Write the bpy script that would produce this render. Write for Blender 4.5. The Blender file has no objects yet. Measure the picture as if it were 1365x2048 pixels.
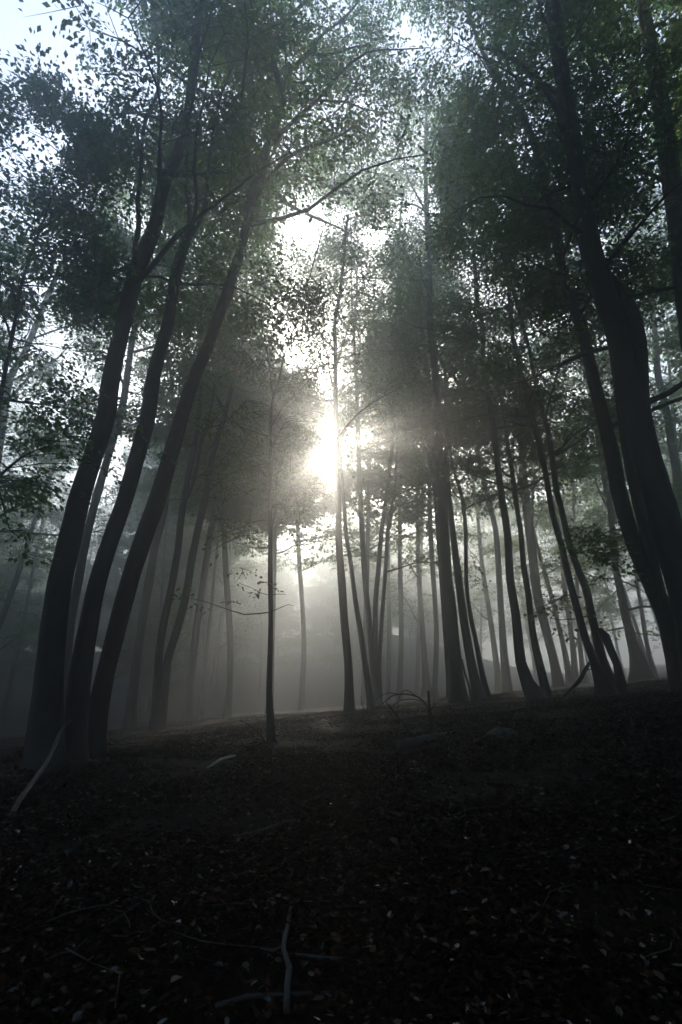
import bpy, math, random
import numpy as np
from mathutils import Vector

R = math.radians
scene = bpy.context.scene
C = scene.collection

# ---------------------------------------------------------------- camera
CAM_H, PITCH, FPX = 0.9, R(21.0), 1024.0
cd = bpy.data.cameras.new('camera')
cam = bpy.data.objects.new('camera', cd); C.objects.link(cam)
cam.location = (0, 0, CAM_H); cam.rotation_euler = (R(90) + PITCH, 0, 0)
cd.sensor_fit = 'VERTICAL'; cd.sensor_height = 36; cd.sensor_width = 24; cd.lens = 18
cd.clip_start = 0.05; cd.clip_end = 1000
scene.camera = cam
scene.render.resolution_x, scene.render.resolution_y = 682, 1024

# ---------------------------------------------------------------- light
SUN_EL = R(28.7)
w = bpy.data.worlds.new('World'); scene.world = w; w.use_nodes = True
nt = w.node_tree; nt.nodes.clear()
sky = nt.nodes.new('ShaderNodeTexSky'); sky.sky_type = 'NISHITA'; sky.sun_disc = False
sky.sun_elevation = SUN_EL; sky.sun_rotation = 0.0
sky.air_density = 1.0; sky.dust_density = 1.9; sky.ozone_density = 1.0
bg = nt.nodes.new('ShaderNodeBackground'); bg.inputs['Strength'].default_value = 0.15
wo = nt.nodes.new('ShaderNodeOutputWorld')
nt.links.new(sky.outputs[0], bg.inputs[0]); nt.links.new(bg.outputs[0], wo.inputs[0])
sd = bpy.data.lights.new('sun', 'SUN'); sd.energy = 4.5; sd.angle = R(0.6); sd.color = (1.0, 0.82, 0.64)
sun = bpy.data.objects.new('sun', sd); C.objects.link(sun)
sdir = Vector((math.sin(R(-1.25)) * math.cos(SUN_EL), math.cos(R(-1.25)) * math.cos(SUN_EL), math.sin(SUN_EL)))
sun.rotation_euler = sdir.to_track_quat('Z', 'Y').to_euler(); sun.location = (0, 60, 45)
vs = scene.view_settings
vs.view_transform = 'Standard'; vs.look = 'None'; vs.gamma = 1.0; vs.use_curve_mapping = False
vs.exposure = 1.85
cy = scene.cycles
cy.max_bounces = 5; cy.diffuse_bounces = 2; cy.glossy_bounces = 1; cy.transmission_bounces = 2
cy.volume_bounces = 1; cy.sample_clamp_indirect = 4.0
cy.use_denoising = True
HAZE_D, HAZE_G = 0.030, 0.875

# ---------------------------------------------------------------- helpers
def tag(o, label=None, cat=None, group=None, kind=None):
    if label: o['label'] = label
    if cat: o['category'] = cat
    if group: o['group'] = group
    if kind: o['kind'] = kind
    return o

def pixdir(px, py):
    a, b = (px - 682.5) / FPX, (1024.0 - py) / FPX
    return np.array([a, math.cos(PITCH) - b * math.sin(PITCH), math.sin(PITCH) + b * math.cos(PITCH)])

def at(px, py, Y):
    d = pixdir(px, py)
    return d * (Y / d[1]) + np.array([0, 0, CAM_H])

def project(P):
    P = np.asarray(P, float)
    x, y, z = P[..., 0], P[..., 1], P[..., 2] - CAM_H
    f = y * math.cos(PITCH) + z * math.sin(PITCH)
    u = -y * math.sin(PITCH) + z * math.cos(PITCH)
    ok = f > 0.2
    f = np.where(ok, f, 0.2)
    return 682.5 + FPX * x / f, 1024 - FPX * u / f, ok

def ground_z(x, y):
    r = np.sqrt(x * x + y * y) + 1e-6
    e = (0.3 + 4.8 * x / r) * np.minimum(1, r / 6)
    z = 0.9 * (1 - np.exp(-r / 8.0)) + r * np.tan(np.radians(e))
    u = np.clip((r - 26) / 60, 0, 1); u = u * u * (3 - 2 * u)      # a wooded rise added behind to block horizon glow, lower on the right
    s_ = np.clip((math.sin(R(24)) - x / r) / .35, 0, 1); s_ = s_ * s_ * (3 - 2 * s_)
    z = z + u * (1.5 + 8.5 * s_) * np.clip(y / r * 2, 0, 1)
    z = z + 0.05 * np.sin(x * 0.9 + 1.3) * np.sin(y * 0.7 + .4) * np.minimum(1, r / 8) + 0.025 * np.sin(x * 2.3 + y * 1.1) * np.cos(y * 2.9 - x)
    return z

def ground_hit(px, py):
    d = pixdir(px, py); o = np.array([0, 0, CAM_H]); t = 0.3
    while t < 60:
        p = o + d * t
        if p[2] <= ground_z(p[0], p[1]): return p
        t += 0.02
    return o + d * 60

def mesh_obj(name, V, F, mats, parent=None, fmat=None, smooth=False):
    """V (n,3) array, F list of (m,k) index arrays"""
    me = bpy.data.meshes.new(name)
    V = np.ascontiguousarray(V, dtype=np.float32)
    if not isinstance(F, list): F = [F]
    F = [f for f in F if len(f)]
    loops = np.concatenate([f.ravel() for f in F]).astype(np.int32)
    tot = np.concatenate([np.full(len(f), f.shape[1], np.int32) for f in F])
    start = np.concatenate([[0], np.cumsum(tot)[:-1]]).astype(np.int32)
    me.vertices.add(len(V)); me.vertices.foreach_set('co', V.ravel())
    me.loops.add(len(loops)); me.loops.foreach_set('vertex_index', loops)
    me.polygons.add(len(tot)); me.polygons.foreach_set('loop_start', start)
    me.polygons.foreach_set('loop_total', tot)
    for m in (mats if isinstance(mats, (list, tuple)) else [mats]): me.materials.append(m)
    if fmat is not None: me.polygons.foreach_set('material_index', np.asarray(fmat, np.int32))
    me.polygons.foreach_set('use_smooth', np.full(len(tot), bool(smooth)))
    me.update(calc_edges=True)
    o = bpy.data.objects.new(name, me); C.objects.link(o)
    if parent is not None: o.parent = parent
    return o

class Geo:
    def __init__(s): s.V = []; s.F = []; s.n = 0
    def add(s, V, F): s.V.append(V); s.F.append(F + s.n); s.n += len(V)
    def arrays(s): return np.concatenate(s.V), [np.concatenate(s.F)]

def smoothline(P, step):
    """P (n,k) rows, Catmull-Rom through them, resampled about every step metres"""
    P = np.asarray(P, float); out = []
    Q = np.vstack([2 * P[0] - P[1], P, 2 * P[-1] - P[-2]])
    for i in range(1, len(Q) - 2):
        p0, p1, p2, p3 = Q[i - 1], Q[i], Q[i + 1], Q[i + 2]
        n = max(1, int(np.linalg.norm((p2 - p1)[:3]) / step))
        t = (np.arange(n) / n)[:, None]
        out.append(0.5 * ((2 * p1) + (-p0 + p2) * t + (2 * p0 - 5 * p1 + 4 * p2 - p3) * t ** 2 + (-p0 + 3 * p1 - 3 * p2 + p3) * t ** 3))
    out.append(P[-1:])
    o = np.concatenate(out); o[:, 3] = np.maximum(o[:, 3], 0.0015)
    return o

def tube(P, sides, rough=0.0, rng=None, flare=None):
    """P (n,4): centre and radius"""
    P = np.asarray(P, float); c = P[:, :3]; r = P[:, 3]
    T = np.gradient(c, axis=0); T /= np.linalg.norm(T, axis=1)[:, None] + 1e-9
    ref = np.array([0.0, 1.0, 0.0]) if abs(T[0][1]) < .9 else np.array([1.0, 0, 0])
    A = np.cross(T, ref); A /= np.linalg.norm(A, axis=1)[:, None] + 1e-9
    B = np.cross(T, A)
    th = np.arange(sides) / sides * 2 * math.pi
    rr = np.repeat(r[:, None], sides, 1)
    if rough and rng is not None:
        ph = rng.uniform(0, 6.28, 4); s = np.arange(len(P))[:, None]
        rr = rr * (1 + rough * (np.sin(th * 2 + ph[0] + s * .13) * .5 + np.sin(th * 3 + ph[1] - s * .21) * .35 + np.sin(s * .43 + ph[2]) * .35)
                   + rough * .35 * rng.standard_normal(rr.shape))
    if flare is not None:          # (ground height, size, lobes, phase)
        h = np.maximum(c[:, 2] - flare[0], 0)[:, None]
        rr = rr * (1 + flare[1] * np.exp(-h / 0.3) * (0.75 + 0.55 * np.cos(th * flare[2] + flare[3])))
    V = c[:, None, :] + A[:, None, :] * (np.cos(th) * rr)[..., None] + B[:, None, :] * (np.sin(th) * rr)[..., None]
    n = len(P); i = np.arange(n - 1)[:, None] * sides; j = np.arange(sides)[None, :]; k = (j + 1) % sides
    F = np.stack([i + j, i + k, i + sides + k, i + sides + j], -1).reshape(-1, 4)
    V = V.reshape(-1, 3)
    V = np.vstack([V, c[0], c[-1]]); a, b = len(V) - 2, len(V) - 1
    j = np.arange(sides); k = (j + 1) % sides; e = (n - 1) * sides
    cap0 = np.stack([k, j, np.full(sides, a), np.full(sides, a)], -1)
    cap1 = np.stack([e + j, e + k, np.full(sides, b), np.full(sides, b)], -1)
    return V, F, cap0[:, :3], cap1[:, :3]

def add_tube(g, P, sides, **kw):
    V, F, c0, c1 = tube(P, sides, **kw)
    g.V.append(V); g.F4.append(F + g.n); g.F3.append(c0 + g.n); g.F3.append(c1 + g.n); g.n += len(V)

class Wood:
    def __init__(s): s.V = []; s.F4 = []; s.F3 = []; s.n = 0
    def build(s, name, mat, parent=None):
        return mesh_obj(name, np.concatenate(s.V), [np.concatenate(s.F4), np.concatenate(s.F3)], mat, parent, smooth=True)

# ---------------------------------------------------------------- materials
def newmat(name):
    m = bpy.data.materials.new(name); m.use_nodes = True
    n = m.node_tree.nodes; l = m.node_tree.links; n.clear()
    return m, n, l, n.new('ShaderNodeOutputMaterial')

def ramp(n, cols):
    r = n.new('ShaderNodeValToRGB'); e = r.color_ramp.elements
    while len(e) < len(cols): e.new(0.5)
    for k, (p, c) in enumerate(cols): e[k].position = p; e[k].color = (*c, 1)
    return r

def bark_mat(name, dark, light, rough=0.8, bump=0.5, stretch=0.25):
    m, n, l, out = newmat(name)
    b = n.new('ShaderNodeBsdfPrincipled'); l.new(b.outputs[0], out.inputs[0])
    tc = n.new('ShaderNodeTexCoord'); mp = n.new('ShaderNodeMapping'); mp.inputs['Scale'].default_value = (1, 1, stretch)
    l.new(tc.outputs['Object'], mp.inputs[0])
    n1 = n.new('ShaderNodeTexNoise'); n1.inputs['Scale'].default_value = 14; n1.inputs['Detail'].default_value = 6; n1.inputs['Roughness'].default_value = .65
    n2 = n.new('ShaderNodeTexNoise'); n2.inputs['Scale'].default_value = 2.2; n2.inputs['Detail'].default_value = 3
    l.new(mp.outputs[0], n1.inputs['Vector']); l.new(tc.outputs['Object'], n2.inputs['Vector'])
    mx = n.new('ShaderNodeMath'); mx.operation = 'MULTIPLY'
    l.new(n1.outputs[0], mx.inputs[0]); l.new(n2.outputs[0], mx.inputs[1])
    r = ramp(n, [(0.12, dark), (0.42, light)]); l.new(mx.outputs[0], r.inputs[0]); l.new(r.outputs[0], b.inputs['Base Color'])
    b.inputs['Roughness'].default_value = rough; b.inputs['Specular IOR Level'].default_value = 0.3
    bp = n.new('ShaderNodeBump'); bp.inputs['Strength'].default_value = bump; bp.inputs['Distance'].default_value = 0.02
    l.new(n1.outputs[0], bp.inputs['Height']); l.new(bp.outputs[0], b.inputs['Normal'])
    return m

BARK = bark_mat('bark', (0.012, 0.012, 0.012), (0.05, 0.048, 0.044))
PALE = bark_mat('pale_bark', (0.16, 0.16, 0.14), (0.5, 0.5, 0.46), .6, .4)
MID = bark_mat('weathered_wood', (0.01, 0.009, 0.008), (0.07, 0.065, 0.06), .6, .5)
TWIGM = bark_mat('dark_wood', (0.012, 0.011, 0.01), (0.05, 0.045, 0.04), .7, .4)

def leaf_mat(name, cols, trans=0.5):
    m, n, l, out = newmat(name)
    tc = n.new('ShaderNodeTexCoord')
    n1 = n.new('ShaderNodeTexNoise'); n1.inputs['Scale'].default_value = 5.0; n1.inputs['Detail'].default_value = 2
    l.new(tc.outputs['Object'], n1.inputs['Vector'])
    r = ramp(n, cols); l.new(n1.outputs[0], r.inputs[0])
    b = n.new('ShaderNodeBsdfPrincipled'); b.inputs['Roughness'].default_value = .5; b.inputs['Specular IOR Level'].default_value = .35
    l.new(r.outputs[0], b.inputs['Base Color'])
    t = n.new('ShaderNodeBsdfTranslucent')
    hs = n.new('ShaderNodeHueSaturation'); hs.inputs['Value'].default_value = 2.3; hs.inputs['Saturation'].default_value = 1.0
    l.new(r.outputs[0], hs.inputs['Color']); l.new(hs.outputs[0], t.inputs[0])
    mx = n.new('ShaderNodeMixShader'); mx.inputs[0].default_value = trans
    l.new(b.outputs[0], mx.inputs[1]); l.new(t.outputs[0], mx.inputs[2]); l.new(mx.outputs[0], out.inputs[0])
    return m
LEAF = leaf_mat('leaf', [(0.3, (0.025, 0.085, 0.022)), (0.52, (0.05, 0.12, 0.02)), (0.66, (0.12, 0.13, 0.025)), (0.74, (0.2, 0.1, 0.025))])

m, n, l, out = newmat('litter_leaf')
b = n.new('ShaderNodeBsdfPrincipled'); l.new(b.outputs[0], out.inputs[0])
g_ = n.new('ShaderNodeNewGeometry')
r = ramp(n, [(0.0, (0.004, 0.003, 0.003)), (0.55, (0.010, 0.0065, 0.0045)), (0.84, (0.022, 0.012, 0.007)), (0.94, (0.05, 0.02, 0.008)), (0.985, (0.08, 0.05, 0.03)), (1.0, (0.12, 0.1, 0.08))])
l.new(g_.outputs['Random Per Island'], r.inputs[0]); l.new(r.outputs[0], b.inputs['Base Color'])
wn = n.new('ShaderNodeTexWhiteNoise'); wn.noise_dimensions = '1D'; l.new(g_.outputs['Random Per Island'], wn.inputs['W'])
for key, lo, hi in (('Roughness', .95, .25), ('Specular IOR Level', .05, .8)):
    mr = n.new('ShaderNodeMapRange'); mr.inputs['From Min'].default_value = .9; mr.inputs['From Max'].default_value = .98
    mr.inputs['To Min'].default_value = lo; mr.inputs['To Max'].default_value = hi
    l.new(wn.outputs['Value'], mr.inputs['Value']); l.new(mr.outputs[0], b.inputs[key])
LITTER = m

m, n, l, out = newmat('forest_soil')
b = n.new('ShaderNodeBsdfPrincipled'); l.new(b.outputs[0], out.inputs[0])
tc = n.new('ShaderNodeTexCoord')
v = n.new('ShaderNodeTexVoronoi'); v.inputs['Scale'].default_value = 16; l.new(tc.outputs['Object'], v.inputs['Vector'])
n1 = n.new('ShaderNodeTexNoise'); n1.inputs['Scale'].default_value = 3; n1.inputs['Detail'].default_value = 8; l.new(tc.outputs['Object'], n1.inputs['Vector'])
sp = n.new('ShaderNodeSeparateColor'); l.new(v.outputs['Color'], sp.inputs[0])
mm = n.new('ShaderNodeMath'); mm.operation = 'MULTIPLY'; l.new(sp.outputs[0], mm.inputs[0]); l.new(n1.outputs[0], mm.inputs[1])
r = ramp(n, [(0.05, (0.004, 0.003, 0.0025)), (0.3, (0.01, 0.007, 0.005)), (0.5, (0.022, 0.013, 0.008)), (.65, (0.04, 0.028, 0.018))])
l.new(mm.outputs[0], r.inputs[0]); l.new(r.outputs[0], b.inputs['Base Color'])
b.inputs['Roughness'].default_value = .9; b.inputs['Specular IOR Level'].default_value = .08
bp = n.new('ShaderNodeBump'); bp.inputs['Strength'].default_value = .8; bp.inputs['Distance'].default_value = .03
l.new(v.outputs['Color'], bp.inputs['Height']); l.new(bp.outputs[0], b.inputs['Normal'])
SOIL = m

m, n, l, out = newmat('moss_stone')
b = n.new('ShaderNodeBsdfPrincipled'); l.new(b.outputs[0], out.inputs[0])
n1 = n.new('ShaderNodeTexNoise'); n1.inputs['Scale'].default_value = 7; n1.inputs['Detail'].default_value = 6
r = ramp(n, [(0.35, (0.01, 0.014, 0.008)), (0.6, (0.04, 0.04, 0.035))])
l.new(n1.outputs[0], r.inputs[0]); l.new(r.outputs[0], b.inputs['Base Color']); b.inputs['Roughness'].default_value = .8
STONE = m

# ---------------------------------------------------------------- ground
def axis(a, b, fine0, fine1, n_f, n_c):
    return np.unique(np.concatenate([np.linspace(a, fine0, n_c), np.linspace(fine0, fine1, n_f), np.linspace(fine1, b, n_c)]))
gx = axis(-130, 130, -12, 12, 160, 40); gy = axis(-60, 190, -2, 20, 150, 40)
X, Yg = np.meshgrid(gx, gy); Z = ground_z(X, Yg)
rg = np.random.default_rng(3)
Z = Z + rg.standard_normal(Z.shape) * 0.012
nx, ny = len(gx), len(gy)
i, j = np.meshgrid(np.arange(nx - 1), np.arange(ny - 1)); q = (j * nx + i).ravel()
F = np.stack([q, q + 1, q + nx + 1, q + nx], -1)
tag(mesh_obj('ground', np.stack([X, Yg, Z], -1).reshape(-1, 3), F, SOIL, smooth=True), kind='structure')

# ---------------------------------------------------------------- foliage
GRID = np.array([
    [.95, 1.0, 1.0, .75, .95, .8, .80, 1.0, .9, .9],
    [.95, .75, 1.0, .90, .90, .95, .95, 1.0, .9, 1.0],
    [.8, .9, 1.0, 1.0, .9, .95, 1.0, 1.0, 1.0, 1.0],
    [.60, .80, .9, .9, .60, .70, 1.0, 1.0, 1.0, 1.0],
    [.80, .80, 1.0, 1.0, .9, .95, .85, 1.0, 1.0, .8],
    [.80, .45, 1.0, 1.0, .9, .95, .85, .9, .7, .5],
    [.95, .90, 1.0, 1.0, .90, .90, .8, .8, .7, .6],
    [.80, .75, .9, 1.0, .95, .75, .6, .7, .7, .6],
    [.50, .40, .4, .3, .15, .20, .3, .5, .5, .4],
    [.35, .25, .15, .0, .0, .06, .12, .25, .3, .35],
    [.15, .10, .0, .0, .0, .0, .05, .12, .2, .25]])
HOLES = [(170, 170, 38, 36), (75, 85, 24, 22), (105, 280, 55, 34), (30, 330, 34, 34), (605, 442, 54, 52), (745, 468, 28, 22),
         (825, 65, 50, 42), (661, 891, 20, 27), (130, 680, 50, 30), (150, 745, 40, 20), (435, 5, 22, 35), (1305, 45, 24, 24),
         (1335, 690, 30, 60), (1130, 750, 50, 16), (1000, 420, 16, 22), (1060, 520, 22, 16), (1290, 1170, 60, 60)]

STEMS = np.zeros((0, 4))

def accept(P, rng, gain=1.0):
    px, py, ok = project(P)
    gx_ = np.clip(px / 136.5 - .5, 0, 8.999); gy_ = np.clip(py / 128 - .5, 0, 9.999)
    ix = gx_.astype(int); iy = gy_.astype(int); fx = gx_ - ix; fy = gy_ - iy
    v = (GRID[iy, ix] * (1 - fx) + GRID[iy, ix + 1] * fx) * (1 - fy) + (GRID[iy + 1, ix] * (1 - fx) + GRID[iy + 1, ix + 1] * fx) * fy
    out_ = (px < -60) | (px > 1425) | (py < -60) | ~ok
    v = np.where(out_, .8, v * gain * np.where(px > 850, np.interp(py, [0, 350, 700, 1000], [1.0, .85, .7, .85]), 1.15))
    for (hx, hy, ra, rb) in HOLES:
        d = ((px - hx) / ra) ** 2 + ((py - hy) / rb) ** 2
        v = np.where((d < 1) & ~out_, 0.0, np.where((d < 1.7) & ~out_, v * .4, v))
    if len(STEMS):       # few leaves hang in front of the stems
        dx = np.abs(px[:, None] - STEMS[None, :, 0]); dy = np.abs(py[:, None] - STEMS[None, :, 1])
        hit = ((dx < STEMS[None, :, 2] * .5 + 16) & (dy < 9) & (P[:, 1, None] < STEMS[None, :, 3] + .1)).any(1)
        v = np.where(hit, v * .15, v)
    return rng.random(len(v)) < v

def leaf_batch(P, D, N, L, W):
    """rhombic leaves: base P, direction D, normal N, length L, width W"""
    S = np.cross(N, D); S /= np.linalg.norm(S, axis=1)[:, None] + 1e-9
    L = L[:, None]; W = W[:, None]
    mid = P + D * L * .45
    V = np.stack([P, mid + S * W * .5 + N * L * .06, P + D * L - N * L * .10, mid - S * W * .5 + N * L * .06], 1)
    return V

def spray_leaves(c, d, size, n_leaf, leaf, rng):
    """leafy sprays: origin c (m,3), horizontal-ish direction d (m,3), size (m,)"""
    m = len(c)
    up = np.array([0, 0, 1.0]) + rng.standard_normal((m, 3)) * .28
    s = np.cross(up, d); s /= np.linalg.norm(s, axis=1)[:, None] + 1e-9
    nrm = np.cross(d, s)
    u = rng.random((m, n_leaf)) ** .8; side = rng.uniform(-1, 1, (m, n_leaf))
    halfw = .10 + .45 * np.sin(np.clip(u, 0, 1) * 2.6)
    v = side * halfw
    # pull leaves on to side twigs
    v = v + .03 * rng.standard_normal(v.shape)
    zz = -.22 * u ** 2 - .15 * v ** 2 + .05 * rng.standard_normal(u.shape)
    S = size[:, None, None]
    P = c[:, None, :] + S * (u[..., None] * d[:, None, :] + v[..., None] * s[:, None, :] + zz[..., None] * nrm[:, None, :])
    D = d[:, None, :] * .7 + np.sign(v)[..., None] * s[:, None, :] * .8 + rng.standard_normal((m, n_leaf, 3)) * .35
    D[..., 2] -= .35
    D /= np.linalg.norm(D, axis=2)[..., None]
    N = nrm[:, None, :] + rng.standard_normal((m, n_leaf, 3)) * .55
    N -= D * (N * D).sum(2)[..., None]; N /= np.linalg.norm(N, axis=2)[..., None] + 1e-9
    L = leaf * rng.uniform(.65, 1.25, (m, n_leaf)); W = L * rng.uniform(.5, .72, (m, n_leaf))
    V = leaf_batch(P.reshape(-1, 3), D.reshape(-1, 3), N.reshape(-1, 3), L.ravel(), W.ravel()).reshape(-1, 3)
    # twig of every spray: a thin three-sided stem
    t = np.array([0, .5, .95]); tz = -.22 * t ** 2
    tc_ = c[:, None, :] + S * (t[None, :, None] * d[:, None, :] + tz[None, :, None] * nrm[:, None, :])
    rad = np.array([.006, .004, .0015])
    ang = np.array([0, 2.1, 4.2])
    off = s[:, None, None, :] * (np.cos(ang)[None, None, :, None] * rad[None, :, None, None]) + nrm[:, None, None, :] * (np.sin(ang)[None, None, :, None] * rad[None, :, None, None])
    TV = (tc_[:, :, None, :] + off).reshape(-1, 3)
    base = (np.arange(m) * 9)[:, None, None]
    loc = np.array([[k * 3 + a, k * 3 + (a + 1) % 3, (k + 1) * 3 + (a + 1) % 3, (k + 1) * 3 + a] for k in range(2) for a in range(3)])
    TF = (base + loc[None]).reshape(-1, 4)
    LF = np.arange(len(V)).reshape(-1, 4)
    return V, LF, TV, TF

def crown_parts(axis_pts, z0, H, rad, n_limb, leaf, n_leaf, rng, wood, gain=1.0, mask=True, spr=1.0, tilt=.5):
    """limbs and leaf sprays around the stem given by axis_pts (n,4)"""
    cs, ds = [], []
    zs = axis_pts[:, 2]
    for k in range(n_limb):
        f = (k + rng.random()) / n_limb
        z = z0 + (H - z0) * f ** .9
        ii = int(np.clip(np.searchsorted(zs, z), 1, len(zs) - 1)); p0 = axis_pts[ii, :3]; r0 = axis_pts[ii, 3]
        az = k * 2.4 + rng.uniform(-.5, .5)
        Ln = rad * (1 - .55 * f) * rng.uniform(.7, 1.15)
        e = R(rng.uniform(5, 30) + 25 * f)
        pts = []; d = np.array([math.cos(az) * math.cos(e), math.sin(az) * math.cos(e), math.sin(e)]); p = p0.copy()
        n_s = 6
        for s_ in range(n_s + 1):
            pts.append([*p, max(.004, min(r0 * .55, .012 + Ln * .010) * (1 - .82 * s_ / n_s))])
            d = d + rng.standard_normal(3) * .16; d[2] += .05 - .03 * s_; d /= np.linalg.norm(d)
            p = p + d * Ln / n_s
        pts = np.array(pts); used_ = False
        subs = []
        for s_ in range(1, n_s + 1):
            for sg in (-1, 1):
                q = pts[s_, :3]; dd = pts[s_, :3] - pts[s_ - 1, :3]; dd /= np.linalg.norm(dd)
                side = np.cross(dd, [0, 0, 1]) * sg; side /= np.linalg.norm(side) + 1e-9
                sl = Ln * rng.uniform(.22, .42) * (1.15 - .1 * s_)
                v = dd * .6 + side + np.array([0, 0, rng.uniform(-.1, .35)]); v /= np.linalg.norm(v)
                a = q + v * sl * .5 + [0, 0, .03 * sl]; b_ = q + v * sl + [0, 0, -.04 * sl]
                nn = 5; tt = rng.uniform(.15, 1.0, nn)
                pc = q + (v * sl)[None, :] * tt[:, None] + rng.standard_normal((nn, 3)) * .10
                dv = v[None, :] + rng.standard_normal((nn, 3)) * .55; dv[:, 2] *= .35
                dv /= np.linalg.norm(dv, axis=1)[:, None]
                keep = accept(pc + dv * .3, rng, gain) if mask else rng.random(nn) < .9
                if mask and p0[1] < 9: keep &= (pc[:, 1] > p0[1] - .25) | (rng.random(nn) < .35)
                if keep.any():
                    cs.append(pc[keep]); ds.append(dv[keep]); used_ = True
                    subs.append(np.array([[*q, .009], [*a, .006], [*b_, .003]]))
        if used_:
            add_tube(wood, smoothline(pts, .35), 6, rough=.12, rng=rng)
            for sb in subs: add_tube(wood, sb, 4)
    if not cs: return None
    c = np.concatenate(cs); d = np.concatenate(ds)
    size = rng.uniform(.45, .95, len(c)) * spr
    return spray_leaves(c, d, size, n_leaf, leaf, rng)

def crown_mesh(res, parent, name='crown'):
    V, LF, TV, TF = res
    return mesh_obj(name, np.vstack([V, TV]), [LF, TF + len(V)], [LEAF, BARK], parent,
                    fmat=np.concatenate([np.zeros(len(LF)), np.ones(len(TF))]))

# ---------------------------------------------------------------- trees traced from the photograph, each at its own distance
def trace(pts, Y, bow=0.0):
    out_ = []
    for k, (px, py, wd) in enumerate(pts):
        yy = Y + bow * math.sin(k * 1.1)
        p = at(px, py, yy)
        f = p[1] * math.cos(PITCH) + (p[2] - CAM_H) * math.sin(PITCH)
        out_.append([*p, wd * .5 * f / FPX * (.80 if Y < 8 else .94)])
    return out_

class TreeInfo: pass

def traced_tree(label, Y, pts, branches=(), H=20, z0=7, rad=3.0, limbs=14, leaf=.083, n_leaf=34, gain=1.0, seed=1, 
                crown=True, group=None, flare=.42, broken=False, spr=.9, bark=None, name='beech_tree'):
    rng = np.random.default_rng(seed)
    P = trace(pts, Y, bow=.02 * Y if len(pts) > 6 else 0)
    b0 = P[0]; gz = float(ground_z(b0[0], b0[1]))
    # carry the stem down to the ground (and a little under it)
    if b0[2] > gz + .1:
        d = np.array(P[0][:3]) - np.array(P[1][:3]); d /= np.linalg.norm(d); d[2] = min(d[2], -.6)
        d[0] *= .6; d[1] *= .3
        t = (gz - b0[2]) / d[2]
        ext = []
        for f in (1.0, .5):
            q = np.array(b0[:3]) + d * t * f; ext.append([*q, b0[3] * (1 + .12 * f * t ** .5)])
        P = ext + P
    else:
        P = [p for p in P if p[2] > gz + .1]
        d = np.array(P[1][:3]) - np.array(P[0][:3]); d /= np.linalg.norm(d)
        t = (P[0][2] - gz) / max(d[2], .3)
        P = [[*(np.array(P[0][:3]) - d * t), P[0][3] * 1.03]] + P
    q = P[0]; P = [[q[0], q[1], float(ground_z(q[0], q[1])) - .35, q[3]]] + P
    gz = P[0][2] + .35
    # carry the stem up to its full height
    if not broken:
        while P[-1][2] < H:
            a, c_ = np.array(P[-2]), np.array(P[-1]); d = (c_ - a)[:3]; d /= np.linalg.norm(d)
            d = d * .75 + np.array([rng.normal() * .12, rng.normal() * .12, .35]); d /= np.linalg.norm(d)
            P.append([*(c_[:3] + d * 1.2), max(.012, c_[3] * .86)])
    root = bpy.data.objects.new(name, None); C.objects.link(root)
    org = np.array([P[1][0], P[1][1], gz]); root.location = org
    P = np.array(P); P[:, :3] -= org
    line = smoothline(P, .16 if Y < 9 else .25)
    near = Y < 9
    tw = Wood()
    add_tube(tw, line, 18 if near else 12, rough=.045, rng=rng, flare=(0.0, flare * (.35 if Y < 8 else 1), int(rng.integers(3, 6)), rng.uniform(0, 6)))
    tag(root, label, 'tree', group)
    wood = Wood()
    for bp_ in branches:
        B = np.array(trace(bp_, Y)); B[:, :3] -= org
        bw = Wood(); add_tube(bw, smoothline(B, .15), 10, rough=.05, rng=rng)
        bo = bw.build('branch', bark or BARK, root)
    if crown:
        ax = line.copy(); ax[:, :3] += org
        res = crown_parts(ax, z0, H, rad, limbs, leaf, n_leaf, rng, wood, gain, spr=spr)
        extra = []
        for bp_ in branches:      # leaves along the traced branches
            B = smoothline(np.array(trace(bp_, Y)), .06)[:, :3]
            if len(B) < 4: continue
            idx = rng.integers(len(B) // 3, len(B), int(len(B) * (.35 if Y > 7.5 or Y < 6.9 else 1.5)) + 2)
            c = B[idx] + rng.standard_normal((len(idx), 3)) * .12
            d = rng.standard_normal((len(idx), 3)); d[:, 2] *= .3; d /= np.linalg.norm(d, axis=1)[:, None]
            k = accept(c, rng, max(gain, 1.5) * 2.5)
            if k.any(): extra.append((c[k], d[k]))
        parts = [res] if res is not None else []
        if extra:
            c = np.concatenate([e[0] for e in extra]); d = np.concatenate([e[1] for e in extra])
            parts.append(spray_leaves(c, d, rng.uniform(.3, .6, len(c)) * spr, max(12, n_leaf // 2), leaf, rng))
        if parts:
            Vs, LFs, TVs, TFs = [], [], [], []; a = b_ = 0
            for (V, LF, TV, TF) in parts:
                Vs.append(V); LFs.append(LF + a); TVs.append(TV); TFs.append(TF + b_); a += len(V); b_ += len(TV)
            V = np.vstack(Vs) - org; TV = np.vstack(TVs) - org
            crown_mesh((V, np.concatenate(LFs), TV, np.concatenate(TFs)), root)
    if wood.n:
        for v in wood.V: v -= org
        # limbs belong to the stem's mesh
        for k in range(len(wood.V)): tw.V.append(wood.V[k])
        for f in wood.F4: tw.F4.append(f + tw.n)
        for f in wood.F3: tw.F3.append(f + tw.n)
        tw.n += wood.n
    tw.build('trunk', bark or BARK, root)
    return root

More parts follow.
